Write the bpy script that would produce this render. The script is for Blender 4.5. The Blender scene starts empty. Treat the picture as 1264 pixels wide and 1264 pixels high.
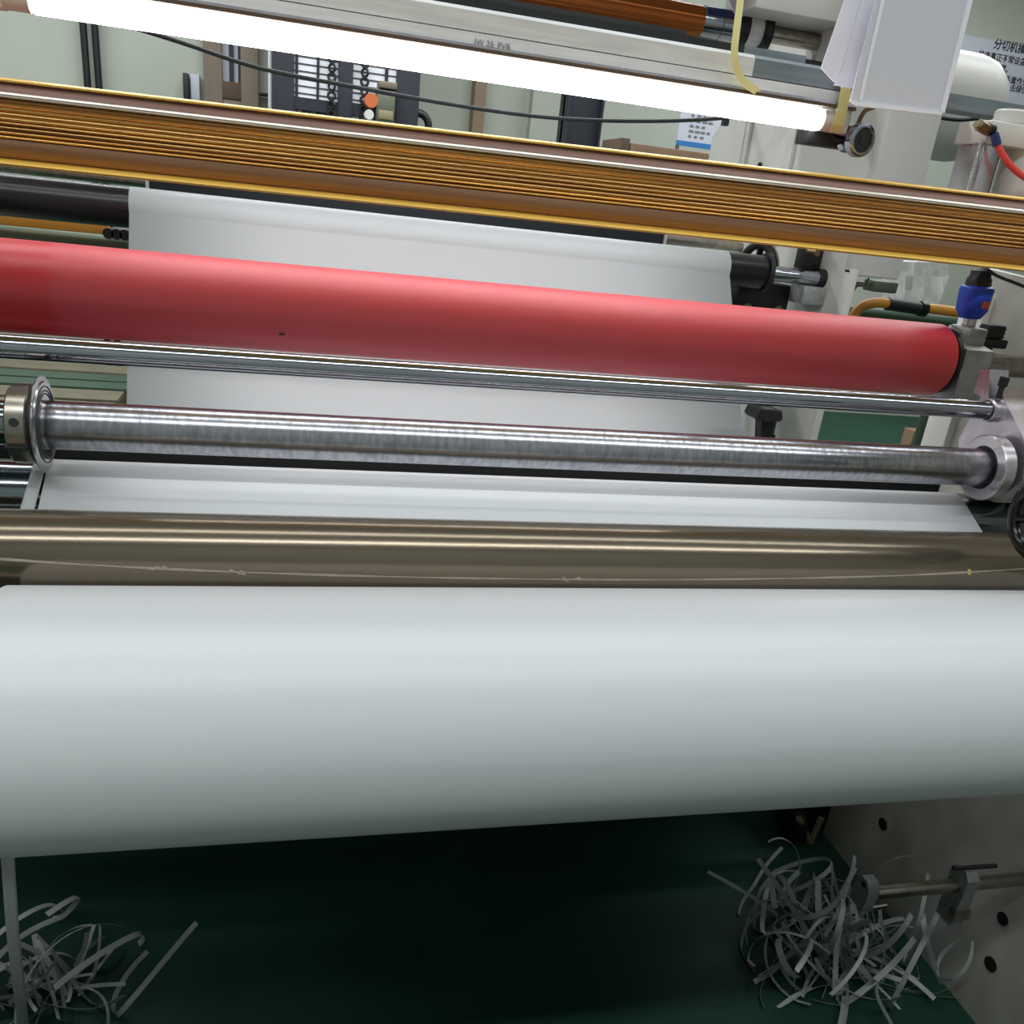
import bpy, bmesh, math, random
from mathutils import Vector, Matrix
random.seed(7)
R = math.radians
sc = bpy.context.scene
C = sc.collection

# ---------------------------------------------------------------- camera
FPX, PX, PY, H = 1080.0, 632.0, 720.0, 1.42        # focal length and principal point of the photo (1264 x 1264)
AX = Vector((4944-PX, 748-PY, FPX)).normalized()   # machine cross direction seen from the camera (right, down, forward)
AV = Vector((345.4-PX, 3200-PY, FPX)); AV = (AV - AX*AV.dot(AX)).normalized()
AZ = -AV
AY = AZ.cross(AX)
cam = bpy.data.objects.new('camera', bpy.data.cameras.new('camera')); C.objects.link(cam)
cam.data.sensor_width = 36; cam.data.sensor_fit = 'HORIZONTAL'
cam.data.lens = 36*FPX/1264; cam.data.shift_y = (PY-632)/1264
cam.data.clip_start = 0.02
right = Vector((AX.x, AY.x, AZ.x)); down = Vector((AX.y, AY.y, AZ.y)); fwd = Vector((AX.z, AY.z, AZ.z))
m = Matrix((right, -down, -fwd)).transposed().to_4x4(); m.translation = (0, 0, H)
cam.matrix_world = m
sc.camera = cam

def at(u, v, x=None, y=None, z=None):
    """the point of the place seen at photo pixel (u, v) on the plane x=, y= or z="""
    c = Vector(((u-PX)/FPX, (v-PY)/FPX, 1))
    a, b, d = c.dot(AX), c.dot(AY), c.dot(AZ)
    s = y/b if y is not None else x/a if x is not None else (z-H)/d
    return Vector((a*s, b*s, H+d*s))

# ---------------------------------------------------------------- world, lights, exposure
w = bpy.data.worlds.new('World'); sc.world = w; w.use_nodes = True
bg = w.node_tree.nodes['Background']; bg.inputs[0].default_value = (.75, .82, .9, 1); bg.inputs[1].default_value = 0.02
def strip_light(x, y, z, lx, ly, power, col=(.95, .98, 1)):
    l = bpy.data.lights.new('ceiling_strip', 'AREA'); l.shape = 'RECTANGLE'; l.size = lx; l.size_y = ly
    l.energy = power; l.color = col
    o = bpy.data.objects.new('ceiling_strip', l); C.objects.link(o); o.location = (x, y, z)
for (x, y, lx, p) in ((.3, -.6, 7, 74), (.3, .9, 7, 33), (.6, 2.9, 8, 105), (.4, 5.2, 10.5, 250)):
    strip_light(x, y, 3.72, lx, .16, p)
sc.view_settings.view_transform = 'Standard'; sc.view_settings.look = 'None'
sc.view_settings.exposure = 0.06; sc.view_settings.gamma = 1
sc.view_settings.use_curve_mapping = False

# ---------------------------------------------------------------- materials
def lin(h):
    c = [int(h[i:i+2], 16)/255 for i in (0, 2, 4)]
    return tuple(x/12.92 if x <= .04045 else ((x+.055)/1.055)**2.4 for x in c)+(1,)
M = {}
def mat(name, col, rough=.5, metal=0, col2=None, scale=20, stretch=(1, 1, 1), bump=0, spec=.5, emit=None, alpha=1, trans=0, coat=0, rvar=0, detail=4):
    m = bpy.data.materials.new(name); m.use_nodes = True
    nt = m.node_tree; b = nt.nodes['Principled BSDF']
    b.inputs['Base Color'].default_value = lin(col) if isinstance(col, str) else col
    b.inputs['Roughness'].default_value = rough; b.inputs['Metallic'].default_value = metal
    b.inputs['Specular IOR Level'].default_value = spec
    b.inputs['Transmission Weight'].default_value = trans; b.inputs['Coat Weight'].default_value = coat
    b.inputs['Alpha'].default_value = alpha
    if emit:
        b.inputs['Emission Color'].default_value = emit[0]; b.inputs['Emission Strength'].default_value = emit[1]
    if col2 or bump or rvar:
        tc = nt.nodes.new('ShaderNodeNewGeometry')
        mp = nt.nodes.new('ShaderNodeMapping'); mp.inputs['Scale'].default_value = stretch
        n = nt.nodes.new('ShaderNodeTexNoise'); n.inputs['Scale'].default_value = scale; n.inputs['Detail'].default_value = detail
        nt.links.new(tc.outputs['Position'], mp.inputs[0]); nt.links.new(mp.outputs[0], n.inputs['Vector'])
        if col2:
            r = nt.nodes.new('ShaderNodeMixRGB'); r.inputs[1].default_value = lin(col); r.inputs[2].default_value = lin(col2)
            cr = nt.nodes.new('ShaderNodeMapRange'); cr.inputs[1].default_value = .35; cr.inputs[2].default_value = .65
            nt.links.new(n.outputs[0], cr.inputs[0]); nt.links.new(cr.outputs[0], r.inputs[0])
            nt.links.new(r.outputs[0], b.inputs['Base Color'])
        if rvar:
            mr = nt.nodes.new('ShaderNodeMapRange'); mr.inputs[3].default_value = max(0, rough-rvar); mr.inputs[4].default_value = rough+rvar
            nt.links.new(n.outputs[0], mr.inputs[0]); nt.links.new(mr.outputs[0], b.inputs['Roughness'])
        if bump:
            bp = nt.nodes.new('ShaderNodeBump'); bp.inputs['Strength'].default_value = bump; bp.inputs['Distance'].default_value = .002
            nt.links.new(n.outputs[0], bp.inputs['Height']); nt.links.new(bp.outputs[0], b.inputs['Normal'])
    M[name] = m
    return m
mat('paper', 'e4e8ea', .42, spec=.35)
mat('paper_roll', 'e2e5e8', .40, spec=.4, col2='e6e9ea', scale=3, stretch=(.3, 6, 6))
mat('chrome', 'b9bcc4', .13, 1, col2='a9adb6', scale=30, stretch=(.4, 8, 8), rvar=.05)
mat('worn_chrome', 'c6c6cc', .24, 1, col2='a2a2aa', scale=160, stretch=(1, .35, .35), rvar=.07, bump=.06)
mat('dark_chrome', '8f9ba0', .12, 1)
mat('steel', 'b0aba0', .28, 1, col2='9a958a', scale=60)
mat('blade_steel', 'c4c4c4', .22, 1)
mat('brown_roll', '887c6b', .2, .75, col2='7e7363', scale=4, stretch=(.5, 3, 3), rvar=.03)
mat('tape', 'b8ad9a', .6, col2='a59a88', scale=60)  # tape scraps, and the pale line drawn for a reflection on the brown roller
mat('tape_bit', 'c9c07a', .6)
mat('gold', 'dcac68', .3, .9, col2='a87c50', scale=5, stretch=(.25, 1, 26), rvar=.06)
mat('gold_edge', 'f6c65c', .35, .25)
mat('gold_pale', 'f6ebdd', .35, .15)
mat('bronze_flat', '9a7c72', .5, .2, col2='8c6e64', scale=10, stretch=(.3, 10, 10))
mat('bronze_low', 'b48a6c', .45, .3, col2='9a7052', scale=6, stretch=(.3, 1, 30))
mat('orange_roll', 'b8692e', .35, .6, col2='a85c28', scale=8, stretch=(.2, 20, 20))
mat('aluminium', 'e4e4e2', .42, .12, col2='d2d4d3', scale=40, stretch=(.2, 3, 3), rvar=.08)
mat('grey_rail', '8d969a', .45, .6, col2='7c868a', scale=40, stretch=(.15, 4, 4))
mat('cast_alu', 'b2b5b2', .5, .5, col2='9a9e9c', scale=60, bump=.2)
mat('bright_alu', 'd6d2d6', .28, .85, col2='c2bcc4', scale=18, rvar=.08)
mat('white_paint', 'd9d7d2', .4, col2='d2d0ca', scale=6, spec=.4)
mat('white_plate', 'd0cec6', .45, col2='9c9a8c', scale=5, stretch=(1, 1, .5))
mat('black', '17181a', .45)
mat('black_gloss', '121316', .22)
mat('dark_rubber', '221d1f', .28, col2='1c181a', scale=10, spec=.6)
mat('dark_grey', '3a3d3f', .5)
mat('navy', '23262f', .5)
mat('graphite', '2c2e2e', .55, .3)
mat('floor', '244a3b', .5, col2='1f4134', scale=2.2, bump=.05, spec=.2)
mat('wall', 'b0b5a9', .7, col2='a9aea2', scale=1.2)
mat('unseen_front_wall', 'a8acaa', .8)
mat('ceiling', 'd4d7d4', .8)
mat('door_brown', '7d7060', .55, col2='74675a', scale=3, stretch=(4, 1, .4))
mat('column_brown', '87745c', .6)
mat('kraft', '8a7059', .8, col2='80664f', scale=8)
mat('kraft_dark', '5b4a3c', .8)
mat('lamp_end', 'd8d2c6', .5)
mat('lamp', 'ffffff', .4, emit=((.96, .98, 1, 1), 9.0))
mat('yellow_tape', 'dcd28a', .5)
mat('yellow_strap', 'efe6a4', .5)
mat('sheet_white', 'f4f4ff', .3, spec=.5)
mat('sheet_grey', 'd6d9e4', .3, spec=.5)
mat('blue', '2248c4', .35, col2='1f42b8', scale=20)
mat('blue_dark', '22356e', .4)
mat('poster_blue', '2f6ea8', .5)
mat('sign_white', 'b6bac4', .5)
mat('panel_white', 'e2e4ec', .5)
mat('ink', '23262e', .6)
mat('grey_ink', '6d7075', .6)
mat('red_tube', 'e8504c', .35)
mat('orange_pipe', 'c98a32', .45)
mat('green_pipe', '43594a', .45)
mat('olive_steel', '6b705f', .4, .4)
mat('foil', 'f6f7f4', .25, 0, col2='dfe1de', scale=30, bump=.8)
mat('trim', 'b8bebb', .5)
mat('orange_red', 'c96a3c', .5)
mat('tan', '8f8466', .6)
mat('pallet_tan', '77725e', .7, col2='6a6553', scale=6)
mat('pale_green', '7d8a78', .5, .3)
mat('hole', '060606', .8)
mat('brass', '8a6f50', .35, .9)
mat('dirty_white', 'b9b8a6', .5, col2='9a9886', scale=9)
mat('glass', 'dfe6ea', .08, trans=.9)

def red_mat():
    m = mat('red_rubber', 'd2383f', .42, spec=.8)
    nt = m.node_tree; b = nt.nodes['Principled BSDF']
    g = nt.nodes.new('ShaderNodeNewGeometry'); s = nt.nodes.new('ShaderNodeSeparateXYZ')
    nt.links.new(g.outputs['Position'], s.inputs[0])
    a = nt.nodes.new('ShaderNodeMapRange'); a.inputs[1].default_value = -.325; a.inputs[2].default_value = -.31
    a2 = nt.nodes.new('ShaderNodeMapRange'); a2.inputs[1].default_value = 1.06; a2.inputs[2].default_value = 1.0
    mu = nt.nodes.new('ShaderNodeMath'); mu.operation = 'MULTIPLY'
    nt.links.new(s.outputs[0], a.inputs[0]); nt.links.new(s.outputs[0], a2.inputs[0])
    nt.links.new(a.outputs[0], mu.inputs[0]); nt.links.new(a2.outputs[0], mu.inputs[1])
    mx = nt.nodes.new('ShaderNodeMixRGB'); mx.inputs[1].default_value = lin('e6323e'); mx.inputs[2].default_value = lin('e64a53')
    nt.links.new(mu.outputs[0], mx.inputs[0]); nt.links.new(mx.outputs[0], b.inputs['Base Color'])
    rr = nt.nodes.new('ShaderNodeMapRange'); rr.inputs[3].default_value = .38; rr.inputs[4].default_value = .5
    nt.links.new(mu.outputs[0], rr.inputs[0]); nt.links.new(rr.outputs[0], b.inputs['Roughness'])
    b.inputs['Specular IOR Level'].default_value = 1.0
red_mat()

# ---------------------------------------------------------------- mesh helpers
def box(bm, x0, x1, y0, y1, z0, z1, bev=0):
    vs = [bm.verts.new((x, y, z)) for x in (x0, x1) for y in (y0, y1) for z in (z0, z1)]
    fs = [bm.faces.new([vs[i] for i in q]) for q in ((0,1,3,2),(4,6,7,5),(0,4,5,1),(2,3,7,6),(0,2,6,4),(1,5,7,3))]
    if bev:
        es = list({e for f in fs for e in f.edges})
        bmesh.ops.bevel(bm, geom=es, offset=bev, segments=2, affect='EDGES', profile=.5)
    return bm
def prism(bm, pts, axis, a, b):
    """polygon pts (2D) extruded along axis from a to b; axis x: pts are (y,z); y: (x,z); z: (x,y)"""
    def P(p, t):
        return {'x': (t, p[0], p[1]), 'y': (p[0], t, p[1]), 'z': (p[0], p[1], t)}[axis]
    v0 = [bm.verts.new(P(p, a)) for p in pts]; v1 = [bm.verts.new(P(p, b)) for p in pts]
    n = len(pts)
    bm.faces.new(v0); bm.faces.new(list(reversed(v1)))
    for i in range(n): bm.faces.new((v0[i], v1[i], v1[(i+1) % n], v0[(i+1) % n]))
    return bm
def lathe(bm, prof, o, d, seg=48, cap=True):
    """profile [(t, r)...] turned about the axis through o along d"""
    d = Vector(d).normalized(); o = Vector(o)
    u = d.orthogonal().normalized(); v = d.cross(u)
    rings = []
    for t, r in prof:
        rings.append([bm.verts.new(o+d*t+(u*math.cos(k*2*math.pi/seg)+v*math.sin(k*2*math.pi/seg))*r) for k in range(seg)])
    for a, b in zip(rings, rings[1:]):
        for k in range(seg): bm.faces.new((a[k], a[(k+1) % seg], b[(k+1) % seg], b[k]))
    if cap:
        if prof[0][1] > 0: bm.faces.new(list(reversed(rings[0])))
        if prof[-1][1] > 0: bm.faces.new(rings[-1])
    return bm
def rod(bm, a, b, r, seg=16, bev=0):
    a = Vector(a); b = Vector(b); L = (b-a).length
    pr = [(0, r), (L, r)] if not bev else [(0, r-bev), (bev, r), (L-bev, r), (L, r-bev)]
    return lathe(bm, pr, a, b-a, seg)
def sweep(bm, pts, r, seg=10):
    pts = [Vector(p) for p in pts]; rings = []; n = len(pts)
    ref = None
    for i, p in enumerate(pts):
        d = (pts[min(i+1, n-1)]-pts[max(i-1, 0)]).normalized()
        if ref is None: ref = d.orthogonal().normalized()
        ref = (ref-d*ref.dot(d)).normalized(); v = d.cross(ref)
        rings.append([bm.verts.new(p+(ref*math.cos(k*2*math.pi/seg)+v*math.sin(k*2*math.pi/seg))*r) for k in range(seg)])
    for a, b in zip(rings, rings[1:]):
        for k in range(seg): bm.faces.new((a[k], a[(k+1) % seg], b[(k+1) % seg], b[k]))
    bm.faces.new(list(reversed(rings[0]))); bm.faces.new(rings[-1])
    return bm
def torus(bm, o, axis, R1, r, seg=40, sseg=10, a0=0, a1=2*math.pi, stretch=1):
    axis = Vector(axis).normalized(); u = axis.orthogonal().normalized(); v = axis.cross(u); o = Vector(o)
    full = abs(a1-a0-2*math.pi) < 1e-6
    rings = []
    N = seg if full else seg+1
    for i in range(N):
        a = a0+(a1-a0)*i/seg; c = u*math.cos(a)+v*math.sin(a)
        rings.append([bm.verts.new(o+c*R1+(c*math.cos(k*2*math.pi/sseg)+axis*math.sin(k*2*math.pi/sseg)*stretch)*r) for k in range(sseg)])
    for i in range(seg):
        a, b = rings[i], rings[(i+1) % N]
        for k in range(sseg): bm.faces.new((a[k], a[(k+1) % sseg], b[(k+1) % sseg], b[k]))
    return bm
def smooth_pts(ps, n=8):
    ps = [Vector(p) for p in ps]; out = []
    for i in range(len(ps)-1):
        p0 = ps[max(i-1, 0)]; p1 = ps[i]; p2 = ps[i+1]; p3 = ps[min(i+2, len(ps)-1)]
        for k in range(n):
            t = k/n
            out.append(.5*((2*p1)+(p2-p0)*t+(2*p0-5*p1+4*p2-p3)*t*t+(-p0+3*p1-3*p2+p3)*t**3))
    return out+[ps[-1]]
def B(): return bmesh.new()
def link(name, bm, m, parent=None, smooth=True, angle=40):
    bmesh.ops.recalc_face_normals(bm, faces=bm.faces)
    off = Vector((0, 0, 0)); p = parent
    while p is not None: off += p.location; p = p.parent
    if off.length: bmesh.ops.translate(bm, verts=bm.verts, vec=-off)
    me = bpy.data.meshes.new(name)
    if smooth:
        for f in bm.faces: f.smooth = True
        for e in bm.edges:
            if len(e.link_faces) == 2 and e.calc_face_angle(0) > R(angle): e.smooth = False
    bm.to_mesh(me); bm.free()
    me.materials.append(M[m])
    o = bpy.data.objects.new(name, me); C.objects.link(o)
    if parent is not None: o.parent = parent
    return o
def tag(o, label=None, cat=None, group=None, kind=None):
    if label: o['label'] = label
    if cat: o['category'] = cat
    if group: o['group'] = group
    if kind: o['kind'] = kind
    return o
def thing(name, label, cat, loc, group=None):
    o = bpy.data.objects.new(name, None); C.objects.link(o); o.location = loc; o.empty_display_size = .05
    return tag(o, label, cat, group)
def text_part(name, s, size, m, parent, loc, xdir, ydir, depth=.0004, bold=0):
    cu = bpy.data.curves.new(name, 'FONT'); cu.body = s; cu.size = size; cu.extrude = depth; cu.offset = bold
    cu.resolution_u = 2
    tmp = bpy.data.objects.new(name, cu); C.objects.link(tmp)
    dg = bpy.context.evaluated_depsgraph_get()
    me = bpy.data.meshes.new_from_object(tmp.evaluated_get(dg))
    bpy.data.objects.remove(tmp)
    xd = Vector(xdir).normalized(); yd = Vector(ydir).normalized(); zd = xd.cross(yd)
    mm = Matrix((xd, yd, zd)).transposed().to_4x4(); mm.translation = Vector(loc)
    off = Vector((0, 0, 0)); p = parent
    while p is not None: off += p.location; p = p.parent
    me.transform(Matrix.Translation(-off) @ mm)
    me.materials.clear(); me.materials.append(M[m])
    o = bpy.data.objects.new(name, me); C.objects.link(o); o.parent = parent
    return o
def struct(name, bm, m, label=None, cat=None):
    o = link(name, bm, m, None, False); o['kind'] = 'structure'
    if label: o['label'] = label; o['category'] = cat
    return o

# ---------------------------------------------------------------- the hall
struct('floor', box(B(), -7, 8, -2, 7.2, -.1, 0), 'floor', 'green painted workshop floor under the machine', 'floor')
struct('wall_back', box(B(), -7, 8, 7.0, 7.2, 0, 4), 'wall', 'pale grey green workshop wall behind the machine', 'wall')
struct('wall_left', box(B(), -7.2, -7, -2, 7.2, 0, 4), 'wall', 'workshop wall on the left side', 'wall')
struct('wall_right', box(B(), 8, 8.2, -2, 7.2, 0, 4), 'wall', 'workshop wall on the right side', 'wall')
struct('unseen_wall_front', box(B(), -7, 8, -2.0, -1.8, 0, 4), 'unseen_front_wall', 'unseen grey workshop wall opposite the machine', 'wall')  # out of view, set close to block and bounce light
struct('ceiling', box(B(), -7.2, 8.2, -2, 7.2, 4, 4.1), 'ceiling', 'grey workshop ceiling', 'ceiling')

# ---------------------------------------------------------------- side frames
XF = 1.35
t = thing('machine_side_plate', 'white painted front side plate of the slitting machine with bolt holes', 'machine frame', (1.36, 1.0, 0))
prism(bm := B(), [(.35, 0), (1.62, 0), (1.62, 1.40), (1.40, 1.385), (.9, 1.385), (.35, .9)], 'x', XF, XF+.03)
link('side_plate', bm, 'white_plate', t, False)
for (u, v, r) in ((1090, 1017, .014), (1238, 1134, .013), (1223, 1190, .015)):
    p = at(u, v, x=XF-.001)
    lathe(bm := B(), [(0, r), (.002, r)], p, (-1, 0, 0), 20); link('bolt_hole', bm, 'hole', t)
box(bm := B(), XF-.03, XF, 1.02, 1.28, .62, .80, .004); link('gusset', bm, 'dirty_white', t)
box(bm := B(), XF-.016, XF+.05, 1.56, 1.63, .2, 1.35, .004); link('edge_flange', bm, 'white_paint', t)

t = thing('unwind_side_frame', 'tall white rear side frame behind the red roller', 'machine frame', (1.31, 2.4, 0))
prism(bm := B(), [(2.02, 0), (2.95, 0), (2.95, 1.68), (2.90, 1.72), (2.93, 1.80), (2.93, 2.6), (2.02, 2.6)], 'x', 1.305, 1.325)
link('frame_plate', bm, 'white_paint', t, False)
box(bm := B(), 1.303, 1.44, 2.0, 2.035, 1.345, 2.6, .006); link('cover_plate', bm, 'white_paint', t)
box(bm := B(), 1.303, 1.325, 1.998, 2.03, 0, 1.36, .004); link('edge_strip', bm, 'white_paint', t)
for (u, v) in ((938, 206), (994, 219)):
    p = at(u, v, x=1.303)
    lathe(bm := B(), [(0, .012), (.004, .012)], p, (-1, 0, 0), 16); link('bolt_hole', bm, 'hole', t)
for (u, v, hh) in ((926, 160, .5), (980, 175, .5)):
    p = at(u, v, x=1.305)
    box(bm := B(), 1.293, 1.306, p.y-.02, p.y+.02, p.z-.3, p.z+.3, .004); link('stiffener', bm, 'white_paint', t)
t = thing('machine_side_plate', 'unseen white left side plate added outside the picture edge', 'machine frame', (-.78, 1.0, 0))  # out of view, added to help shade the area below
prism(bm := B(), [(.35, 0), (1.62, 0), (1.62, 1.40), (1.40, 1.385), (.9, 1.385), (.35, .9)], 'x', -.80, -.77)
link('side_plate', bm, 'white_plate', t, False)  # unseen added plate, helps shade the area below
t = thing('unwind_side_frame', 'unseen white left rear side frame added outside the picture edge', 'machine frame', (-1.0, 2.4, 0))  # likewise unseen, added to help the shade under the machine
box(bm := B(), -1.03, -1.0, 2.02, 2.95, 0, 2.6); link('frame_plate', bm, 'white_paint', t, False)  # unseen added plate, helps the shade under the machine

t = thing('shade_beam_front', 'unseen dark front beam added low between the side plates for shade', 'beam', (.29, .56, 0))  # added out of view to keep front light off the floor
box(bm := B(), -.77, XF, .50, .62, 0.0, .48, .006); link('shade_beam_web', bm, 'graphite', t)
t = thing('shade_beam_rear', 'unseen dark rear beam added low under the machine for shade', 'beam', (.29, 1.9, 0))  # added to stop rear light reaching the floor under the machine
box(bm := B(), -.95, 1.5, 1.86, 1.92, 0.0, .78, .006); link('shade_beam_web', bm, 'graphite', t)
box(bm := B(), -.95, 1.5, 1.82, 1.96, .76, .80, .004); link('beam_flange', bm, 'graphite', t)
# upper cross beam of the rear frame
t = thing('cross_beam', 'white painted cross beam above the orange roller', 'beam', (.3, 2.35, 1.894))
box(bm := B(), -1.0, 1.303, 2.25, 2.45, 1.955, 2.2, .006); link('beam_body', bm, 'white_paint', t)
box(bm := B(), 1.05, 1.30, 2.26, 2.44, 1.90, 1.954, .004); link('mounting_plate', bm, 'white_paint', t)

# ---------------------------------------------------------------- rollers
def roller_prof(x0, x1, r, ch=.004, shafts=()):
    return [(0, r-ch), (ch*.3, r-ch*.3), (ch, r), (x1-x0-ch, r), (x1-x0-ch*.3, r-ch*.3), (x1-x0, r-ch)]
def xroll(name, label, y, z, r, x0, x1, m, sr, sx0, sx1, sm='steel', seg=96):
    t = thing(name, label, 'roller', ((x0+x1)/2, y, z))
    lathe(bm := B(), roller_prof(x0, x1, r), (x0, y, z), (1, 0, 0), seg); link('roller_body', bm, m, t)
    if sx0 < x0: rod(bm := B(), (sx0, y, z), (x0, y, z), sr, 32); link('journal', bm, sm, t)
    if sx1 > x1: rod(bm := B(), (x1, y, z), (sx1, y, z), sr, 32); link('journal', bm, sm, t)
    return t
dz = H-1.5
RW = (.872, .949+dz, .141)         # rewind roll: y, z, radius
BR = (1.0, 1.0875+dz, .0465)       # brown contact roller
GR = (1.19, 1.089+dz, .045)        # guide roller under the knives
KN = (1.15, 1.1925+dz, .0296)      # knife shaft
GB = (1.2, 1.2744+dz, .0146)       # chrome guide bar
RD = (1.40, 1.32+dz, .0628)        # red roller
UR = (2.12, 1.3252, .0403)         # dark rear roller

# rewind roll of white paper
t = thing('paper_rewind_roll', 'large wound roll of white paper in the foreground', 'paper roll', (.385, RW[0], RW[1]))
prof = []
x0, x1 = -.290, 1.072
def roll_r(a):                      # slightly uneven winding: a shallow step where the last layer lies
    d = (a-R(118))/R(3.2)
    return RW[2]-.0009/(1+math.exp(d*2.2))*(1 if a < R(180) else 0)*max(0, min(1, (a-R(40))/R(40)))
bm = B(); NS = 360; rings = []
for x, k in ((x0, 0), (x0, 1), (x1, 1), (x1, 0)):
    rings.append([bm.verts.new((x, RW[0]+(roll_r(j*2*math.pi/NS) if k else .045)*math.cos(j*2*math.pi/NS), RW[1]+(roll_r(j*2*math.pi/NS) if k else .045)*math.sin(j*2*math.pi/NS))) for j in range(NS)])
for ra, rb in zip(rings, rings[1:]):
    for j in range(NS): bm.faces.new((ra[j], ra[(j+1) % NS], rb[(j+1) % NS], rb[j]))
link('wound_paper', bm, 'paper_roll', t)
lathe(bm := B(), [(0, .038), (0, .045), (x1-x0+.04, .045), (x1-x0+.04, .038), (0, .038)], (x0-.02, RW[0], RW[1]), (1, 0, 0), 48, False)
link('cardboard_core', bm, 'kraft', t)
t = thing('rewind_shaft', 'steel air shaft carrying the white rewind roll', 'shaft', (.3, RW[0], RW[1]))
rod(bm := B(), (-.78, RW[0], RW[1]), (XF, RW[0], RW[1]), .0375, 40); link('shaft_body', bm, 'steel', t)

# brown contact roller
t = xroll('contact_roller', 'glossy brown metal contact roller pressing on the white paper roll', BR[0], BR[1], BR[2], -.62, 1.22, 'brown_roll', .02, -.77, XF, seg=128)
# raised pale line imitating a curved reflection on its front
pts = []
for (u, v) in ((0, 690), (90, 696), (200, 702), (320, 707), (450, 711), (600, 714), (760, 715.5), (900, 715), (1020, 713), (1120, 710), (1200, 706), (1264, 702)):
    c = at(u, v, y=1.0); d = Vector((c.x, c.y, c.z-H)).normalized()
    o = Vector((0, 0, H))
    # intersection of the sight line with the roller surface in the YZ plane
    dy, dzz = d.y, d.z; oy, oz = o.y-BR[0], o.z-BR[1]; rr = BR[2]+.0004
    a = dy*dy+dzz*dzz; b = oy*dy+oz*dzz; cc = oy*oy+oz*oz-rr*rr
    s = (-b-math.sqrt(max(b*b-a*cc, 0)))/a
    p = o+d*s; pts.append((p.x, math.atan2(p.z-BR[1], p.y-BR[0]) % (2*math.pi)))
def on_brown(x, an, h): return Vector((x, BR[0]+(BR[2]+h)*math.cos(an), BR[1]+(BR[2]+h)*math.sin(an)))
bm = B(); prev = None
sp = smooth_pts([(x, an, 0) for x, an in pts], 6)
for q in sp:
    wv = .0011/BR[2]*(1+.4*math.sin(q[0]*37))
    cur = [bm.verts.new(on_brown(q[0], q[1]+k*wv, h)) for k, h in ((-1, .0001), (-1, .0006), (1, .0006), (1, .0001))]
    if prev:
        for k in range(3): bm.faces.new((prev[k], prev[k+1], cur[k+1], cur[k]))
    prev = cur
link('reflection_line', bm, 'tape', t)
for (x, k) in ((pts[2][0], 0), (pts[3][0]-.02, 0), (pts[6][0]-.06, 0), (pts[-2][0]-.005, 1)):
    an = min(sp, key=lambda q: abs(q[0]-x))[1]
    bm = B()
    for j in range(1 if k else 5):
        xx = x+random.uniform(-.012, .012)*(1-k); aa = an+random.uniform(-.05, .05)*(1-k); hw = .0022 if k else .0018; ha = .085 if k else .03
        vs = [bm.verts.new(on_brown(xx+sx*hw+sa*.0012, aa+sa*ha, .0012)) for sx, sa in ((-1, -1), (1, -1), (1, 1), (-1, 1))]
        lo = [bm.verts.new(on_brown(xx+sx*hw+sa*.0012, aa+sa*ha, .0)) for sx, sa in ((-1, -1), (1, -1), (1, 1), (-1, 1))]
        bm.faces.new(vs)
        for i in range(4): bm.faces.new((vs[i], lo[i], lo[(i+1) % 4], vs[(i+1) % 4]))
    link('tape_scrap', bm, 'tape_bit' if k else 'tape', t)

xroll('guide_roller', 'bright chrome guide roller carrying the slit paper under the knife shaft', GR[0], GR[1], GR[2], -.66, 1.24, 'dark_chrome', .015, -.77, XF)

# knife shaft with disc blade and collar
t = thing('knife_shaft', 'worn chrome knife shaft with a round slitting blade at its left end', 'shaft', (.38, KN[0], KN[1]))
lathe(bm := B(), roller_prof(-.293, 1.072, KN[2], .001), (-.293, KN[0], KN[1]), (1, 0, 0), 96); link('knife_sleeve', bm, 'worn_chrome', t)
rod(bm := B(), (-.77, KN[0], KN[1]), (-.293, KN[0], KN[1]), .0270, 64); link('shaft_end', bm, 'dark_chrome', t)
rod(bm := B(), (1.07, KN[0], KN[1]), (XF, KN[0], KN[1]), .026, 48); link('shaft_end', bm, 'steel', t)
lathe(bm := B(), [(0, .0290), (0, .0575), (.0015, .0585), (.0022, .052), (.004, .0505), (.004, .0290)], (-.297, KN[0], KN[1]), (1, 0, 0), 96, False)
o = link('disc_blade', bm, 'blade_steel', t)
for rr_ in (.046, .041, .037):
    torus(bm := B(), (-.2928, KN[0], KN[1]), (1, 0, 0), rr_, .0008, 64, 6); link('blade_ring', bm, 'dark_grey', o)
lathe(bm := B(), [(0, .027), (0, .046), (.002, .048), (.022, .048), (.024, .046), (.024, .027)], (-.328, KN[0], KN[1]), (1, 0, 0), 72, False)
o = link('clamp_collar', bm, 'steel', t)
box(bm := B(), -.329, -.3035, KN[0]-.050, KN[0]-.044, KN[1]-.019, KN[1]-.015, .001); link('clamp_slot', bm, 'graphite', o)
rod(bm := B(), (-.316, KN[0]-.0490, KN[1]+.014), (-.316, KN[0]-.0440, KN[1]+.012), .005, 16); link('clamp_screw', bm, 'black', o)
lathe(bm := B(), [(0, .027), (0, .044), (.007, .044), (.007, .027)], (-.304, KN[0], KN[1]), (1, 0, 0), 64, False); link('spacer_ring', bm, 'graphite', t)

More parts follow.
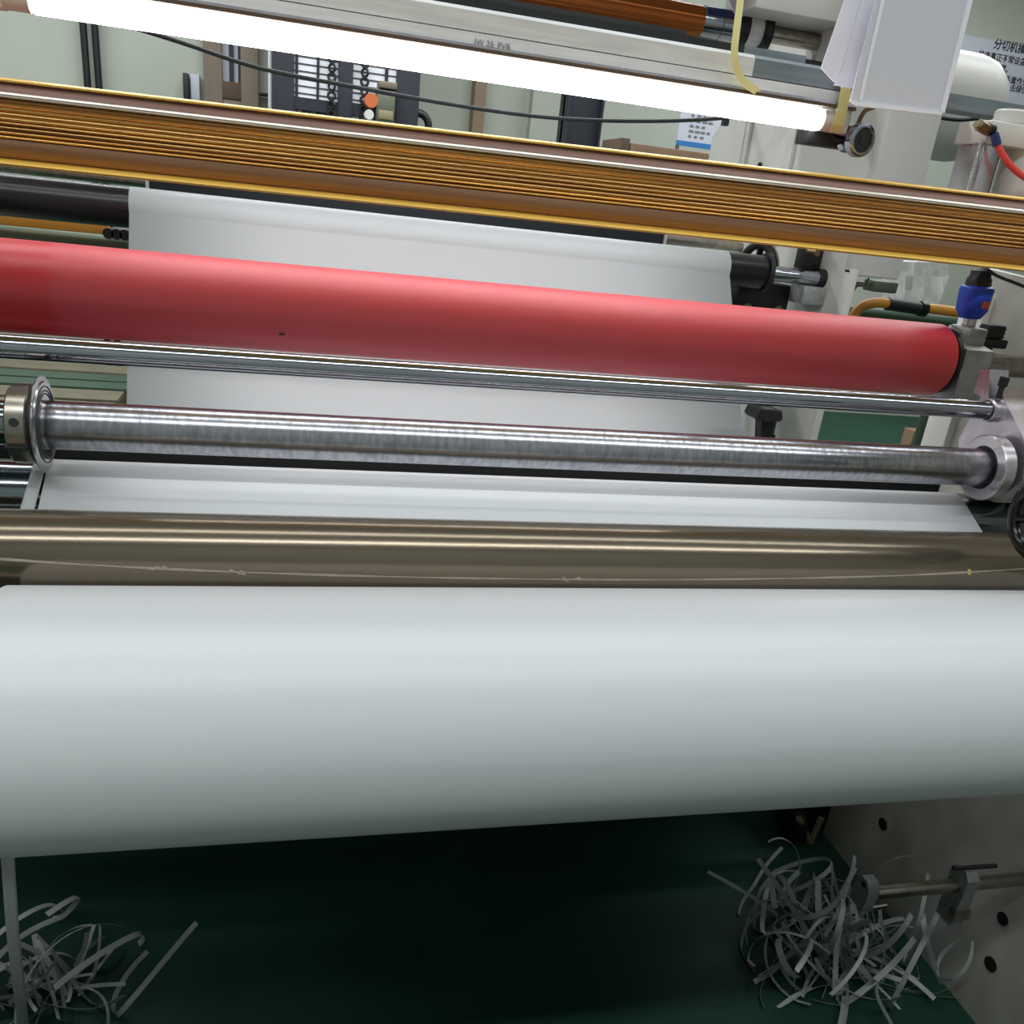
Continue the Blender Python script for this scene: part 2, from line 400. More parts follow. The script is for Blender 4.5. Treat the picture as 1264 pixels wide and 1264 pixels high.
# bearing housing + bracket at the right end
t = thing('shaft_bearing_bracket', 'polished aluminium bracket holding the knife shaft and the chrome bar at the right', 'bracket', (1.09, 1.17, 1.0))
lathe(bm := B(), [(0, .0345), (0, .050), (.002, .052), (.02, .052), (.02, .0345)], (1.066, KN[0], KN[1]), (1, 0, 0), 72, False); link('bearing_ring', bm, 'bright_alu', t)
lathe(bm := B(), [(0, .0298), (0, .0345), (.006, .0345), (.006, .0298)], (1.067, KN[0], KN[1]), (1, 0, 0), 64, False); link('seal_ring', bm, 'black', t)
prism(bm := B(), [(1.135, 1.06), (1.205, 1.06), (1.255, 1.13), (1.232, 1.222), (1.205, 1.232), (1.170, 1.205), (1.115, 1.165), (1.095, 1.11)], 'x', 1.10, 1.16)
link('bracket_plate', bm, 'bright_alu', t, False)
prism(bm := B(), [(1.203, 1.208), (1.240, 1.214), (1.243, 1.250), (1.222, 1.256)], 'x', 1.088, 1.125); link('clamp_block', bm, 'bright_alu', t, False)
rod(bm := B(), (1.106, 1.2325, 1.2525), (1.106, 1.2325, 1.2555), .009, 20); link('clamp_hole', bm, 'hole', t)
lathe(bm := B(), [(0, GB[2]), (.002, GB[2]+.004), (.03, GB[2]+.004)], (1.088, GB[0], GB[1]), (1, 0, 0), 32, False); link('bar_socket', bm, 'bright_alu', t)
b0_, b1_, b2_ = at(1232, 492, y=1.196), at(1237, 477, y=1.196), at(1241, 465, y=1.196)
rod(bm := B(), b0_, b1_, .0045, 16); link('bolt_shank', bm, 'graphite', t)
rod(bm := B(), b1_, b2_, .0075, 16, .001); link('bolt_head', bm, 'black', t)
box(bm := B(), 1.16, XF, 1.12, 1.2, 1.05, 1.13, .004); link('mounting_arm', bm, 'bright_alu', t)

# chrome bar
t = thing('guide_bar', 'thin polished chrome bar in front of the red roller', 'roller', (.3, GB[0], GB[1]))
rod(bm := B(), (-.77, GB[0], GB[1]), (1.088, GB[0], GB[1]), GB[2], 64); link('bar_body', bm, 'chrome', t)
torus(bm := B(), (1.087, GB[0], GB[1]), (1, 0, 0), GB[2], .0012, 40, 8); link('seal_ring', bm, 'black', t)

# black rubber bar behind knife shaft
t = thing('anvil_bar', 'black square bar right behind the worn chrome knife shaft', 'bar', (.3, 1.275, 1.0))
box(bm := B(), -.77, 1.10, 1.262, 1.292, .93, 1.06, .003); link('bar_body', bm, 'black', t)

# red roller
t = thing('rubber_roller', 'big red rubber roller across the middle of the machine', 'roller', (.3, RD[0], RD[1]))
L = 1.130+.62
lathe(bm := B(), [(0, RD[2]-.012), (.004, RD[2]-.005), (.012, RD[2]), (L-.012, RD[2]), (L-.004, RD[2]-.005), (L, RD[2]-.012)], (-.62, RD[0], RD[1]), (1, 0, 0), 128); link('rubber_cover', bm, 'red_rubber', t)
rod(bm := B(), (1.130, RD[0], RD[1]), (1.138, RD[0], RD[1]), .057, 48); link('end_disc', bm, 'black', t)
rod(bm := B(), (1.138, RD[0], RD[1]), (XF, RD[0], RD[1]), .02, 24); link('journal', bm, 'steel', t)
rod(bm := B(), (-.77, RD[0], RD[1]), (-.62, RD[0], RD[1]), .02, 24); link('journal', bm, 'steel', t)
p = at(348, 412, y=RD[0]-RD[2]); box(bm := B(), p.x-.004, p.x+.004, RD[0]-RD[2]-.0006, RD[0]-RD[2]+.002, p.z-.002, p.z+.001); link('nick', bm, 'dark_rubber', t)

# bearing block of the red roller
t = thing('bearing_block', 'grey cast aluminium bearing block at the right end of the red roller', 'bearing', (1.22, 1.40, 1.18))
prism(bm := B(), [(1.355, 1.165), (1.445, 1.165), (1.445, 1.285), (1.355, 1.268)], 'x', 1.148, 1.205); link('block_body', bm, 'cast_alu', t, False)
box(bm := B(), 1.168, 1.206, 1.385, 1.44, 1.27, 1.302, .003); link('clevis', bm, 'cast_alu', t)
rod(bm := B(), (1.17, 1.41, 1.29), (1.145, 1.412, 1.297), .006, 12); link('pivot_pin', bm, 'bright_alu', t)
box(bm := B(), 1.208, XF, 1.38, 1.43, 1.168, 1.19, .003); link('slide_rail', bm, 'cast_alu', t)
# blue air valve
t = thing('air_cylinder_joint', 'blue round air cylinder head standing on the red roller bearing', 'air cylinder', (1.19, 1.42, 1.29))
vz = 1.296
rod(bm := B(), (1.19, 1.42, vz), (1.19, 1.42, vz+.02), .011, 20); link('piston_rod', bm, 'bright_alu', t)
lathe(bm := B(), [(0, .013), (.005, .013)], (1.19, 1.42, vz+.004), (0, 0, 1), 6); link('lock_nut', bm, 'steel', t)
lathe(bm := B(), [(0, .018), (.008, .023), (.014, .027), (.050, .029), (.054, .027), (.056, .022)], (1.187, 1.42, vz+.02), (-.05, 0, 1), 40); link('blue_body', bm, 'blue', t)
lathe(bm := B(), [(0, .022), (.012, .021), (.016, .018), (.026, .017)], (1.184, 1.42, vz+.075), (-.05, 0, 1), 8); link('black_cap', bm, 'black', t)
rod(bm := B(), (1.183, 1.42, vz+.10), (1.182, 1.42, vz+.13), .009, 20); link('upper_rod', bm, 'bright_alu', t)
p = Vector((1.189, 1.42-.0315, vz+.046))
box(bm := B(), p.x-.007, p.x+.007, p.y+.001, p.y+.006, p.z-.006, p.z+.006, .001); link('orange_sticker', bm, 'orange_red', t)
# black adjusting knob to the right
t = thing('adjusting_valve', 'black square valve block on the white side plate beside the bearing', 'valve', (1.27, 1.44, 1.22))
box(bm := B(), 1.222, 1.278, 1.41, 1.45, 1.268, 1.284, .003); link('lower_flange', bm, 'black', t)
box(bm := B(), 1.234, 1.270, 1.416, 1.444, 1.284, 1.308, .003); link('valve_cap', bm, 'graphite', t)
for k in range(3):
    box(bm := B(), 1.2335, 1.2705, 1.4155, 1.4445, 1.287+k*.007, 1.289+k*.007); link('cap_groove', bm, 'black', t)
box(bm := B(), 1.236, 1.258, 1.42, 1.444, 1.16, 1.268, .002); link('slide_bar', bm, 'olive_steel', t)
box(bm := B(), 1.258, XF, 1.422, 1.44, 1.17, 1.19, .002); link('wall_mount', bm, 'olive_steel', t)

# hand wheel
t = thing('hand_wheel', 'black spoked hand wheel at the right end of the brown roller', 'hand wheel', (.966, .905, 1.05))
hc = Vector((.966, .905, 1.112))
torus(bm := B(), hc, (1, .0, 0), .052, .0085, 56, 12, stretch=1.1); link('wheel_rim', bm, 'black_gloss', t)
lathe(bm := B(), [(0, .012), (.004, .018), (.022, .018), (.026, .012)], hc-Vector((.013, 0, 0)), (1, 0, 0), 32); link('wheel_hub', bm, 'black_gloss', t)
for k in range(3):
    a = R(100+120*k); d = Vector((0, math.cos(a), math.sin(a)))
    rod(bm := B(), hc+d*.012, hc+d*.05, .0055, 12); link('spoke', bm, 'black_gloss', t)
rod(bm := B(), hc, (XF, hc.y, hc.z), .008, 16); link('wheel_spindle', bm, 'steel', t)
rod(bm := B(), (hc.x-.018, hc.y, hc.z), (hc.x-.012, hc.y, hc.z), .006, 12); link('centre_bolt', bm, 'steel', t)
# ---------------------------------------------------------------- rear dark roller
t = xroll('unwind_roller', 'dark roller at the rear with white paper passing over it', UR[0], UR[1], UR[2], -.99, 1.135, 'dark_rubber', .018, -1.0, 1.29, 'chrome')
rod(bm := B(), (1.135, UR[0], UR[1]), (1.146, UR[0], UR[1]), .046, 40); link('end_flange', bm, 'graphite', t)
t = thing('roller_bearing', 'black bearing saddle holding the rear roller shaft', 'bearing', (1.25, 2.12, 1.25))
box(bm := B(), 1.24, 1.305, 2.085, 2.155, 1.262, 1.306, .004); link('saddle', bm, 'cast_alu', t)
rod(bm := B(), (1.29, 2.12, UR[1]), (1.305, 2.12, UR[1]), .024, 24); link('shaft_cap', bm, 'black', t)
box(bm := B(), 1.23, 1.30, 2.14, 2.17, 1.328, 1.342, .002); link('clamp_bar', bm, 'dark_grey', t)
box(bm := B(), 1.262, 1.303, 2.14, 2.20, 1.342, 1.42, .002); link('latch_post', bm, 'black', t)
rod(bm := B(), (1.262, 2.10, 1.385), (1.262, 2.14, 1.385), .008, 16); link('latch_bolt', bm, 'brass', t)
box(bm := B(), 1.10, 1.25, 2.16, 2.24, 1.235, 1.30, .008); link('drive_box', bm, 'black', t)
for x in (1.13, 1.22):
    rod(bm := B(), (x, 2.15, 1.235), (x, 2.162, 1.235), .013, 20); link('drive_nut', bm, 'olive_steel', t)
t = thing('rear_hand_wheel', 'dark ring shaped hand wheel behind the rear roller end', 'hand wheel', (1.16, 2.22, 1.33))
torus(bm := B(), (1.185, 2.25, 1.332), (1, .35, 0), .055, .011, 40, 10); link('wheel_rim', bm, 'black', t)
torus(bm := B(), (1.197, 2.254, 1.332), (1, .35, 0), .058, .005, 40, 8); link('brass_ring', bm, 'olive_steel', t)
rod(bm := B(), (1.15, 2.25, 1.328), (1.305, 2.25, 1.328), .012, 16); link('wheel_shaft', bm, 'steel', t)
box(bm := B(), 1.178, 1.192, 2.245, 2.255, 1.278, 1.378); link('spoke', bm, 'black', t)

# black long bar, gold bar and grey bar around the rear roller
t = thing('stop_bar', 'long black bar with white end caps behind the rear roller', 'bar', (.34, 2.6, 1.36))
box(bm := B(), -.36, 1.045, 2.58, 2.62, 1.335, 1.405, .003); link('bar_body', bm, 'navy', t)
for x in (-.368, 1.045):
    box(bm := B(), x, x+.008, 2.575, 2.625, 1.33, 1.41); link('end_cap', bm, 'white_paint', t)
rod(bm := B(), (-1.0, 2.6, 1.37), (-.36, 2.6, 1.37), .015, 16); link('support_rod', bm, 'steel', t)
rod(bm := B(), (1.05, 2.6, 1.37), (1.305, 2.6, 1.37), .015, 16); link('support_rod', bm, 'steel', t)
t = thing('spreader_bar', 'yellow brown bar under the dark rear roller', 'bar', (0, 2.35, 1.25))
p = at(60, 276, y=2.35); box(bm := B(), -1.0, -.42, 2.34, 2.36, p.z-.012, p.z+.012, .003); link('bar_body', bm, 'orange_pipe', t)
box(bm := B(), -.36, -.2, 2.34, 2.36, p.z-.016, p.z+.004, .003); link('bar_body', bm, 'orange_pipe', t)
for k in range(4):
    rod(bm := B(), (-.42+k*.018, 2.33, p.z-.008), (-.42+k*.018, 2.37, p.z-.008), .012, 16); link('clamp_knob', bm, 'black', t)
xroll('lower_idler', 'dull grey green idler under the yellow brown bar', 2.4, at(60, 294, y=2.4).z, .022, -.95, 1.2, 'pale_green', .01, -1.0, 1.305)

# ---------------------------------------------------------------- paper web
def web_path(path, name, parent, m='paper', thick=.0004):
    """path: [(y, z, x0, x1)...]"""
    bm = B(); prev = None
    for (y, z, x0, x1) in path:
        cur = [bm.verts.new((x0+(x1-x0)*k/4, y, z)) for k in range(5)]
        if prev:
            for k in range(4): bm.faces.new((prev[k], prev[k+1], cur[k+1], cur[k]))
        prev = cur
    o = link(name, bm, m, parent)
    s = o.modifiers.new('thickness', 'SOLIDIFY'); s.thickness = thick; s.offset = 0
    return o
def arc(c, r, a0, a1, n=16):
    return [(c[0]+r*math.cos(R(a0+(a1-a0)*k/n)), c[1]+r*math.sin(R(a0+(a1-a0)*k/n))) for k in range(n+1)]
t = thing('paper_web', 'white paper web running from the rear roller through the slitting machine', 'paper web', (.38, 1.6, .9))
LI = (1.62, .45, .05)
p1 = arc(UR, UR[2]+.0006, 60, 195)                      # over the rear roller, down in front
p2 = arc(LI, LI[2]+.0006, 195, 350, 14)[1:]
p2 = arc((1.66, .45), .0506, 190, 330, 14)
p3 = arc(GR, GR[2]+.0006, -20, 118.8)
full = [(y, z, -.332, 1.028) for y, z in p1]+[(y, z, -.325, 1.085) for y, z in p2]
full = [(2.45, 1.12, -.332, 1.028)]+full+[(y, z, -.332, 1.10) for y, z in p3[:9]]
web_path(full, 'incoming_sheet', t)
an0 = math.degrees(math.asin((GR[2]+BR[2])/(GR[0]-BR[0])))
pB = arc(BR, BR[2]+.0006, -(90-an0), -(90+43), 12)
slit = [(y, z, -.303, 1.072) for y, z in p3[8:]]+[(y, z, -.303, 1.076) for y, z in pB]
web_path(slit, 'slit_sheet', t)
xroll('lower_idler', 'steel idler low behind the knives carrying the hidden paper loop', 1.66, .45, .05, -.6, 1.24, 'dark_chrome', .015, -.77, XF)
# trim strips
t = thing('edge_trim_strip', 'narrow white edge trim running down from the left disc blade', 'paper strip', (-.33, 1.1, .9))
tp = [(y, z, -.320, -.3055) for y, z in arc(GR, GR[2]+.0012, 100, 120, 6)]+[(1.10, 1.014, -.322, -.3060), (1.05, .975, -.328, -.31)]
tp += [(1.0, .90, -.345, -.318), (.985, .7, -.352, -.336), (1.0, .45, -.372, -.356), (1.06, .2, -.40, -.384), (1.15, .03, -.42, -.405)]
web_path(tp, 'strip', t, 'trim')
# sensor on the rear web
t = thing('edge_sensor', 'small black edge sensor straddling the right edge of the rear paper', 'sensor', (1.06, 1.8, .99))
p = at(945, 515, y=1.8)
prism(bm := B(), [(p.x-.04, p.z+.004), (p.x-.034, p.z+.022), (p.x+.02, p.z+.022), (p.x+.026, p.z+.004), (p.x+.02, p.z-.002), (p.x-.034, p.z-.002)], 'y', 1.77, 1.83); link('sensor_head', bm, 'graphite', t)
prism(bm := B(), [(p.x-.018, p.z-.001), (p.x+.016, p.z-.001), (p.x+.01, p.z-.06), (p.x-.006, p.z-.06)], 'y', 1.785, 1.815); link('sensor_neck', bm, 'black', t)
box(bm := B(), p.x-.02, p.x+.006, 1.775, 1.80, p.z+.0225, p.z+.0235); link('sensor_window', bm, 'olive_steel', t)
rod(bm := B(), (p.x+.03, 1.81, p.z-.3), (p.x+.03, 1.81, p.z+.005), .006, 12); link('sensor_post', bm, 'dark_grey', t)
box(bm := B(), p.x+.0, p.x+.036, 1.80, 1.82, p.z-.05, p.z-.04); link('sensor_arm', bm, 'black', t)
box(bm := B(), p.x+.02, 1.31, 1.795, 1.825, p.z-.33, p.z-.3); link('sensor_bracket', bm, 'dark_grey', t)

# ---------------------------------------------------------------- gold extruded bar
t = thing('gold_extrusion', 'gold anodised ribbed aluminium bar across the top of the machine', 'bar', (.35, 1.2, 1.39))
gy = 1.2; zt0, zt1 = 1.4861, 1.5061; zb0, zb1 = 1.3979, 1.4062; gx0, gx1 = -.315, 1.05
def gz(x, k):                       # k = 0 at the top edge, 1 at the bottom edge
    f = (x-gx0)/(gx1-gx0)
    return (zt0+(zt1-zt0)*f)*(1-k)+(zb0+(zb1-zb0)*f)*k
def gold_prism(prof, xa, xb):
    bm = B(); pv = None; first = None
    for x in (xa, xb):
        cur = [bm.verts.new((x, gy+y, gz(x, k))) for y, k in prof]
        if pv:
            n = len(prof)
            for i in range(n): bm.faces.new((pv[i], pv[(i+1) % n], cur[(i+1) % n], cur[i]))
        else: first = cur
        pv = cur
    bm.faces.new(first); bm.faces.new(list(reversed(pv)))
    return bm
GX0, GX1 = -.8, 1.5
link('top_lip', gold_prism([(.004, 0), (-.008, .016), (-.011, .03), (-.010, .05), (.06, .05), (.06, 0)], GX0, GX1), 'gold_edge', t)
link('recessed_channel', gold_prism([(-.004, .051), (-.016, .165), (.06, .165), (.06, .051)], GX0, GX1), 'bronze_flat', t)
led = [(-.014, .165), (-.024, .18), (-.0265, .20)]+[(-.024-.002*math.sin(k*math.pi/6), .205+.03*k/6) for k in range(7)]+[(.06, .235), (.06, .165)]
link('ledge', gold_prism(led, GX0, GX1), 'gold_pale', t)
prof = []
N = 9
for i in range(N):                   # ribs on a bowed face
    for j in range(6):
        k = .235+(.70-.235)*(i+j/6)/N
        bow = -.019-.012*math.sin(math.pi*min(1, (k-.235)/.62))
        prof.append((bow-(.0032 if i % 3 else .0022)*math.sin(math.pi*j/6), k))
prof += [(-.028, .70), (.06, .70), (.06, .235)]
link('ribbed_face', gold_prism(prof, GX0, GX1), 'gold', t, True).data
low = [(-.030, .70), (-.030, .73)]+[(-.030+.010*(k/8)**2, .73+.18*k/8) for k in range(9)]+[(.06, .91), (.06, .70)]
link('lower_face', gold_prism(low, GX0, GX1), 'bronze_low', t)
link('bottom_lip', gold_prism([(-.018, .911), (-.038, .950), (-.040, .975), (-.036, 1.0), (.06, 1.0), (.06, .911)], GX0, GX1), 'gold_edge', t)
for x in (-.785, 1.365):
    box(bm := B(), x-.02, x+.02, 1.19, 1.25, 1.385, gz(x, 1)+.001, .001); link('mounting_foot', bm, 'cast_alu', t)

# ---------------------------------------------------------------- lamp and rails
ly = 1.42
t = thing('linear_rail', 'grey aluminium profile rail above the tube lamp', 'rail', (.3, 1.44, 1.64))
zc = at(632, 35, y=ly).z
RB = [(ly-.006, 1.633), (ly+.05, 1.633), (ly+.05, 1.662), (ly, 1.662), (ly-.006, 1.657)]
prism(bm := B(), RB, 'x', -.75, .672); link('rail_body', bm, 'aluminium', t, False)
prism(bm := B(), RB, 'x', .672, .862); link('rail_unlit_end', bm, 'grey_rail', t, False)  # darker grey stands for the rail end the lamp leaves unlit
prism(bm := B(), [(ly+.004, 1.634), (ly+.05, 1.634), (ly+.05, 1.656), (ly+.004, 1.656)], 'x', .862, 1.5); link('rail_extension', bm, 'grey_rail', t, False)
UT = [(ly+.012, 1.6625), (ly+.05, 1.6625), (ly+.05, 1.674), (ly+.012, 1.674)]
prism(bm := B(), UT, 'x', -.75, .66); link('upper_track', bm, 'graphite', t, False)
prism(bm := B(), UT, 'x', .66, .765); link('upper_track', bm, 'grey_rail', t, False)
text_part('rail_print', 'IW 25: PVB', .011, 'grey_ink', t, at(585, 55, y=ly-.013), (1, 0, 0), (0, 0, 1), .0002)
t2 = thing('tube_lamp', 'glowing white fluorescent tube lamp under the grey rail', 'lamp', (.25, ly, 1.60))
prism(bm := B(), [(ly-.012, 1.614), (ly+.045, 1.612), (ly+.045, 1.631), (ly-.010, 1.631)], 'x', -.75, .853); link('lamp_housing', bm, 'aluminium', t2, False)
prism(bm := B(), [(ly-.016, 1.6125), (ly-.013, 1.6125), (ly-.013, 1.616), (ly-.016, 1.616)], 'x', -.75, .853); link('housing_edge', bm, 'bright_alu', t2, False)
rod(bm := B(), (-.326, ly, 1.5905), (.803, ly, 1.5905), .0165, 40, .003); link('glowing_tube', bm, 'lamp', t2)
rod(bm := B(), (.803, ly, 1.5905), (.838, ly, 1.5905), .0160, 32, .002); link('tube_cap', bm, 'lamp_end', t2)
rod(bm := B(), (-.36, ly, 1.5905), (-.326, ly, 1.5905), .0160, 32, .002); link('tube_cap', bm, 'lamp_end', t2)
for x in (-.37, .838):
    box(bm := B(), x, x+.012, ly-.012, ly+.02, 1.575, 1.613, .002); link('lamp_holder', bm, 'lamp_end', t2)
prism(bm := B(), [(ly-.0175, 1.6075), (ly-.010, 1.6075), (ly-.010, 1.6123), (ly-.0175, 1.6123)], 'x', -.75, .853); link('gap_shade_strip', bm, 'kraft_dark', t2, False)  # dark colour stands for the shade in the gap above the tube
# tape on the lamp end
t = thing('masking_tape', 'pale yellow tape strapped around the right end of the tube lamp', 'tape', (.835, 1.4, 1.6))
bm = B()
tp = [(1.405, 1.645), (1.403, 1.633), (1.401, 1.613), (1.400, 1.600), (1.4015, 1.585), (1.408, 1.574)]
prism(bm, [(a-.0012, b) for a, b in tp]+[(a-.0004, b) for a, b in reversed(tp)], 'x', .818, .836)
link('tape_band', bm, 'yellow_tape', t, False)
# black clamp and chrome knob
t = thing('lamp_clamp', 'black clamp with a round chrome knob below the lamp end', 'clamp', (.86, 1.44, 1.57))
p = at(1030, 165, y=1.44)
box(bm := B(), p.x-.052, p.x+.045, 1.43, 1.47, p.z-.020, p.z+.014, .003); link('clamp_body', bm, 'graphite', t)
rod(bm := B(), (p.x+.01, 1.435, p.z+.012), (p.x+.01, 1.435, p.z+.045), .008, 12); link('clamp_screw', bm, 'brass', t)
k = at(1062, 170, y=1.40)
lathe(bm := B(), [(0, .020), (.02, .021), (.024, .0245), (.036, .0245), (.038, .021), (.038, .018), (.034, .016)], k+Vector((-.004, .03, -.002)), (.15, -.97, -.05), 32); link('chrome_knob', bm, 'chrome', t)
lathe(bm := B(), [(0, .016), (.001, .016), (.001, .007), (.004, .006)], k+Vector((-.004, .03, -.002))+Vector((.15, -.97, -.05)).normalized()*.034, (.15, -.97, -.05), 24); link('knob_face', bm, 'dark_grey', t)
torus(bm := B(), (p.x+.0, 1.428, p.z+.002), (.3, 1, 0), .012, .0035, 24, 8); link('clamp_ring', bm, 'black', t)
# small brown fitting right of the tape
sweep(bm := B(), smooth_pts([(p.x+.03, 1.43, p.z+.01), (p.x+.035, 1.425, p.z+.035), (p.x+.05, 1.42, p.z+.045), (p.x+.052, 1.42, p.z+.062)], 5), .0035, 8); link('wire_hook', bm, 'brass', t)

# yellow strap
t = thing('yellow_strap', 'pale yellow plastic strap hanging in front of the grey rail', 'strap', (.68, 1.38, 1.65))
sp = [at(u, v, y=yy) for u, v, yy in ((916, -40, 1.40), (914, 0, 1.395), (909, 40, 1.39), (907, 70, 1.39), (914, 95, 1.395), (928, 108, 1.40), (940, 115, 1.405))]
sp = smooth_pts(sp, 6); bm = B(); prev = None
for i, q in enumerate(sp):
    d = (sp[min(i+1, len(sp)-1)]-sp[max(i-1, 0)]).normalized(); wv = d.cross(Vector((0, 1, 0))).normalized()
    hw = .0055 if i < len(sp)-4 else .0055*(len(sp)-1-i)/4+.0006
    cur = [bm.verts.new(q+wv*s*hw+Vector((0, e, 0))) for s, e in ((-1, 0), (1, 0), (1, .001), (-1, .001))]
    if prev:
        for k in range(4): bm.faces.new((prev[k], prev[(k+1) % 4], cur[(k+1) % 4], cur[k]))
    prev = cur
link('strap_band', bm, 'yellow_strap', t)

# hanging documents
t = thing('document_sheet', 'bright white folded paper hanging on the left of the pair', 'paper', (.87, 1.36, 1.63))
def slab(pts, y, th, dyl=0.0):
    q = [at(u, v, y=y) for u, v in pts]; bm = B()
    a = [bm.verts.new(p) for p in q]; b = [bm.verts.new(p+Vector((.0, th, 0))) for p in q]; n = len(q)
    bm.faces.new(a); bm.faces.new(list(reversed(b)))
    for i in range(n): bm.faces.new((a[i], b[i], b[(i+1) % n], a[(i+1) % n]))
    return bm
link('left_fold', slab([(1064, -60), (1082, -60), (1040, 108), (1029, 100), (1014, 84)], 1.375, .003), 'sheet_white', t, False)
link('front_fold', slab([(1082, -60), (1130, -60), (1090, 115), (1030, 105), (1040, 90)], 1.37, .003), 'sheet_white', t, False)
t = thing('document_sleeve', 'grey white document sleeve hanging at the top right over the frame', 'document', (.95, 1.34, 1.60))
link('sleeve_sheet', slab([(1096, -60), (1214, -60), (1164, 138), (1050, 124)], 1.345, .003), 'sheet_grey', t, False)
link('sleeve_edge', slab([(1210, -60), (1216, -60), (1166, 140), (1161, 137)], 1.343, .007), 'sheet_white', t, False)
link('sleeve_bottom', slab([(1050, 124), (1164, 138), (1162, 142), (1060, 131)], 1.343, .007), 'sheet_white', t, False)
link('inner_crease', slab([(1101, -60), (1106, -60), (1064, 125), (1060, 124)], 1.3435, .001), 'sheet_white', t, False)

# orange roller, dark beam
oz = at(865, 27, y=2.4).z
t = thing('spreader_roller', 'orange brown grooved roller at the top with a silver and blue end', 'roller', (.3, 2.4, oz))
bm = B(); rr_ = .034
pr = []
for k in range(48):
    pr.append(rr_-(.0025 if k % 6 == 0 else 0))
vs0 = [bm.verts.new((-1.0, 2.4+pr[k]*math.cos(k*math.pi/24), oz+pr[k]*math.sin(k*math.pi/24))) for k in range(48)]
vs1 = [bm.verts.new((.975, 2.4+pr[k]*math.cos(k*math.pi/24), oz+pr[k]*math.sin(k*math.pi/24))) for k in range(48)]
for k in range(48): bm.faces.new((vs0[k], vs0[(k+1) % 48], vs1[(k+1) % 48], vs1[k]))
bm.faces.new(vs0); bm.faces.new(list(reversed(vs1)))
link('grooved_body', bm, 'orange_roll', t, False)
rod(bm := B(), (.975, 2.4, oz), (1.075, 2.4, oz), .0335, 40); link('silver_sleeve', bm, 'chrome', t)
torus(bm := B(), (1.025, 2.4, oz), (1, 0, 0), .0335, .001, 48, 6); o = link('sleeve_seam', bm, 'dark_grey', t)
prism(bm := B(), [(2.4+.0355*math.cos(R(a)), oz+.0355*math.sin(R(a))) for a in range(70, 161, 10)]+[(2.4+.033*math.cos(R(a)), oz+.033*math.sin(R(a))) for a in range(160, 69, -10)], 'x', .98, 1.074); link('blue_label', bm, 'blue_dark', t)
rod(bm := B(), (1.075, 2.4, oz), (1.095, 2.4, oz), .042, 40); link('black_flange', bm, 'black', t)
rod(bm := B(), (1.095, 2.4, oz), (1.135, 2.4, oz), .036, 40); link('bearing_collar', bm, 'aluminium', t)
rod(bm := B(), (1.135, 2.4, oz), (1.158, 2.4, oz), .044, 40); link('black_flange', bm, 'black', t)
rod(bm := B(), (1.158, 2.4, oz), (1.305, 2.4, oz), .02, 24); link('journal', bm, 'steel', t)
t = thing('dark_cross_bar', 'dark grey cross bar between the orange roller and the grey rail', 'bar', (0, 1.95, 1.73))
box(bm := B(), -1.0, .893, 2.27, 2.32, 1.785, 1.833, .003); link('bar_body', bm, 'graphite', t)
box(bm := B(), -1.0, .893, 2.255, 2.27, 1.785, 1.797, .001); link('bar_lip', bm, 'dark_grey', t)
box(bm := B(), .893, 1.305, 2.285, 2.315, 1.79, 1.82, .003); link('bar_mount', bm, 'graphite', t)

# white drum behind the post
t = thing('drive_drum', 'cream white rounded motor drum behind the white rear frame', 'motor', (1.8, 2.6, 1.67))
mz, mr = 1.8148, .1436
lathe(bm := B(), [(0, .0), (0, mr-.03), (.02, mr), (.36, mr), (.40, mr-.008), (.43, mr-.028), (.45, mr-.055), (.46, mr-.1), (.46, 0)], (1.56, 2.6, mz), (1, 0, 0), 64, False); link('drum_body', bm, 'white_paint', t)
box(bm := B(), 1.325, 1.57, 2.55, 2.65, mz-.06, mz+.06, .01); link('drum_mount', bm, 'white_paint', t)
sweep(bm := B(), smooth_pts([at(u, v, y=2.40) for u, v in ((1140, 137), (1160, 145), (1185, 148), (1208, 146))], 5), .005, 8); 
cab = link('rubber_cable', bm, 'black', t)

# pneumatic cylinder at the upper right
cy = 1.345
cx = lambda u, v=200: at(u, v, y=cy).x
cz = lambda u, v: at(u, v, y=cy).z
t = thing('air_cylinder', 'white aluminium air cylinder at the right edge with a red air tube', 'air cylinder', (1.1, cy, 1.43))
zt0_, zt1_ = cz(1240, 180), cz(1240, 150)
box(bm := B(), cx(1219, 165), cx(1300, 165), cy, cy+.075, zt0_, zt1_, .003); link('end_cap', bm, 'white_paint', t)
rod(bm := B(), (cx(1272, 130), cy+.035, zt1_), (cx(1272, 130), cy+.035, zt1_+.022), .026, 32, .003); link('cap_boss', bm, 'white_paint', t)
box(bm := B(), cx(1213), cx(1234), cy+.004, cy+.07, 1.44, zt0_, .004); link('profile_tube', bm, 'bright_alu', t)
box(bm := B(), cx(1236), cx(1244), cy+.02, cy+.06, 1.44, zt0_, .002); link('tube_groove', bm, 'olive_steel', t)
rod(bm := B(), (cx(1279), cy+.035, 1.44), (cx(1279), cy+.035, zt0_), .031, 40); link('barrel', bm, 'white_paint', t)
rod(bm := B(), (cx(1208), cy+.006, 1.44), (cx(1208), cy+.006, zt0_), .0035, 12); link('tie_rod', bm, 'bright_alu', t)
rod(bm := B(), (cx(1208), cy+.006, zt0_), (cx(1221), cy+.006, zt0_+.004), .0045, 12); link('tie_lug', bm, 'bright_alu', t)
box(bm := B(), cx(1206), XF+.02, cy, cy+.06, 1.412, 1.44, .004); link('base_cap', bm, 'white_paint', t)
box(bm := B(), XF+.002, XF+.02, cy+.005, cy+.055, 1.385, 1.412); link('base_foot', bm, 'white_paint', t)
pf = at(1215, 158, y=cy-.012)
rod(bm := B(), pf+Vector((-.010, 0, .002)), pf+Vector((.012, .006, -.001)), .008, 16); link('brass_fitting', bm, 'brass', t)
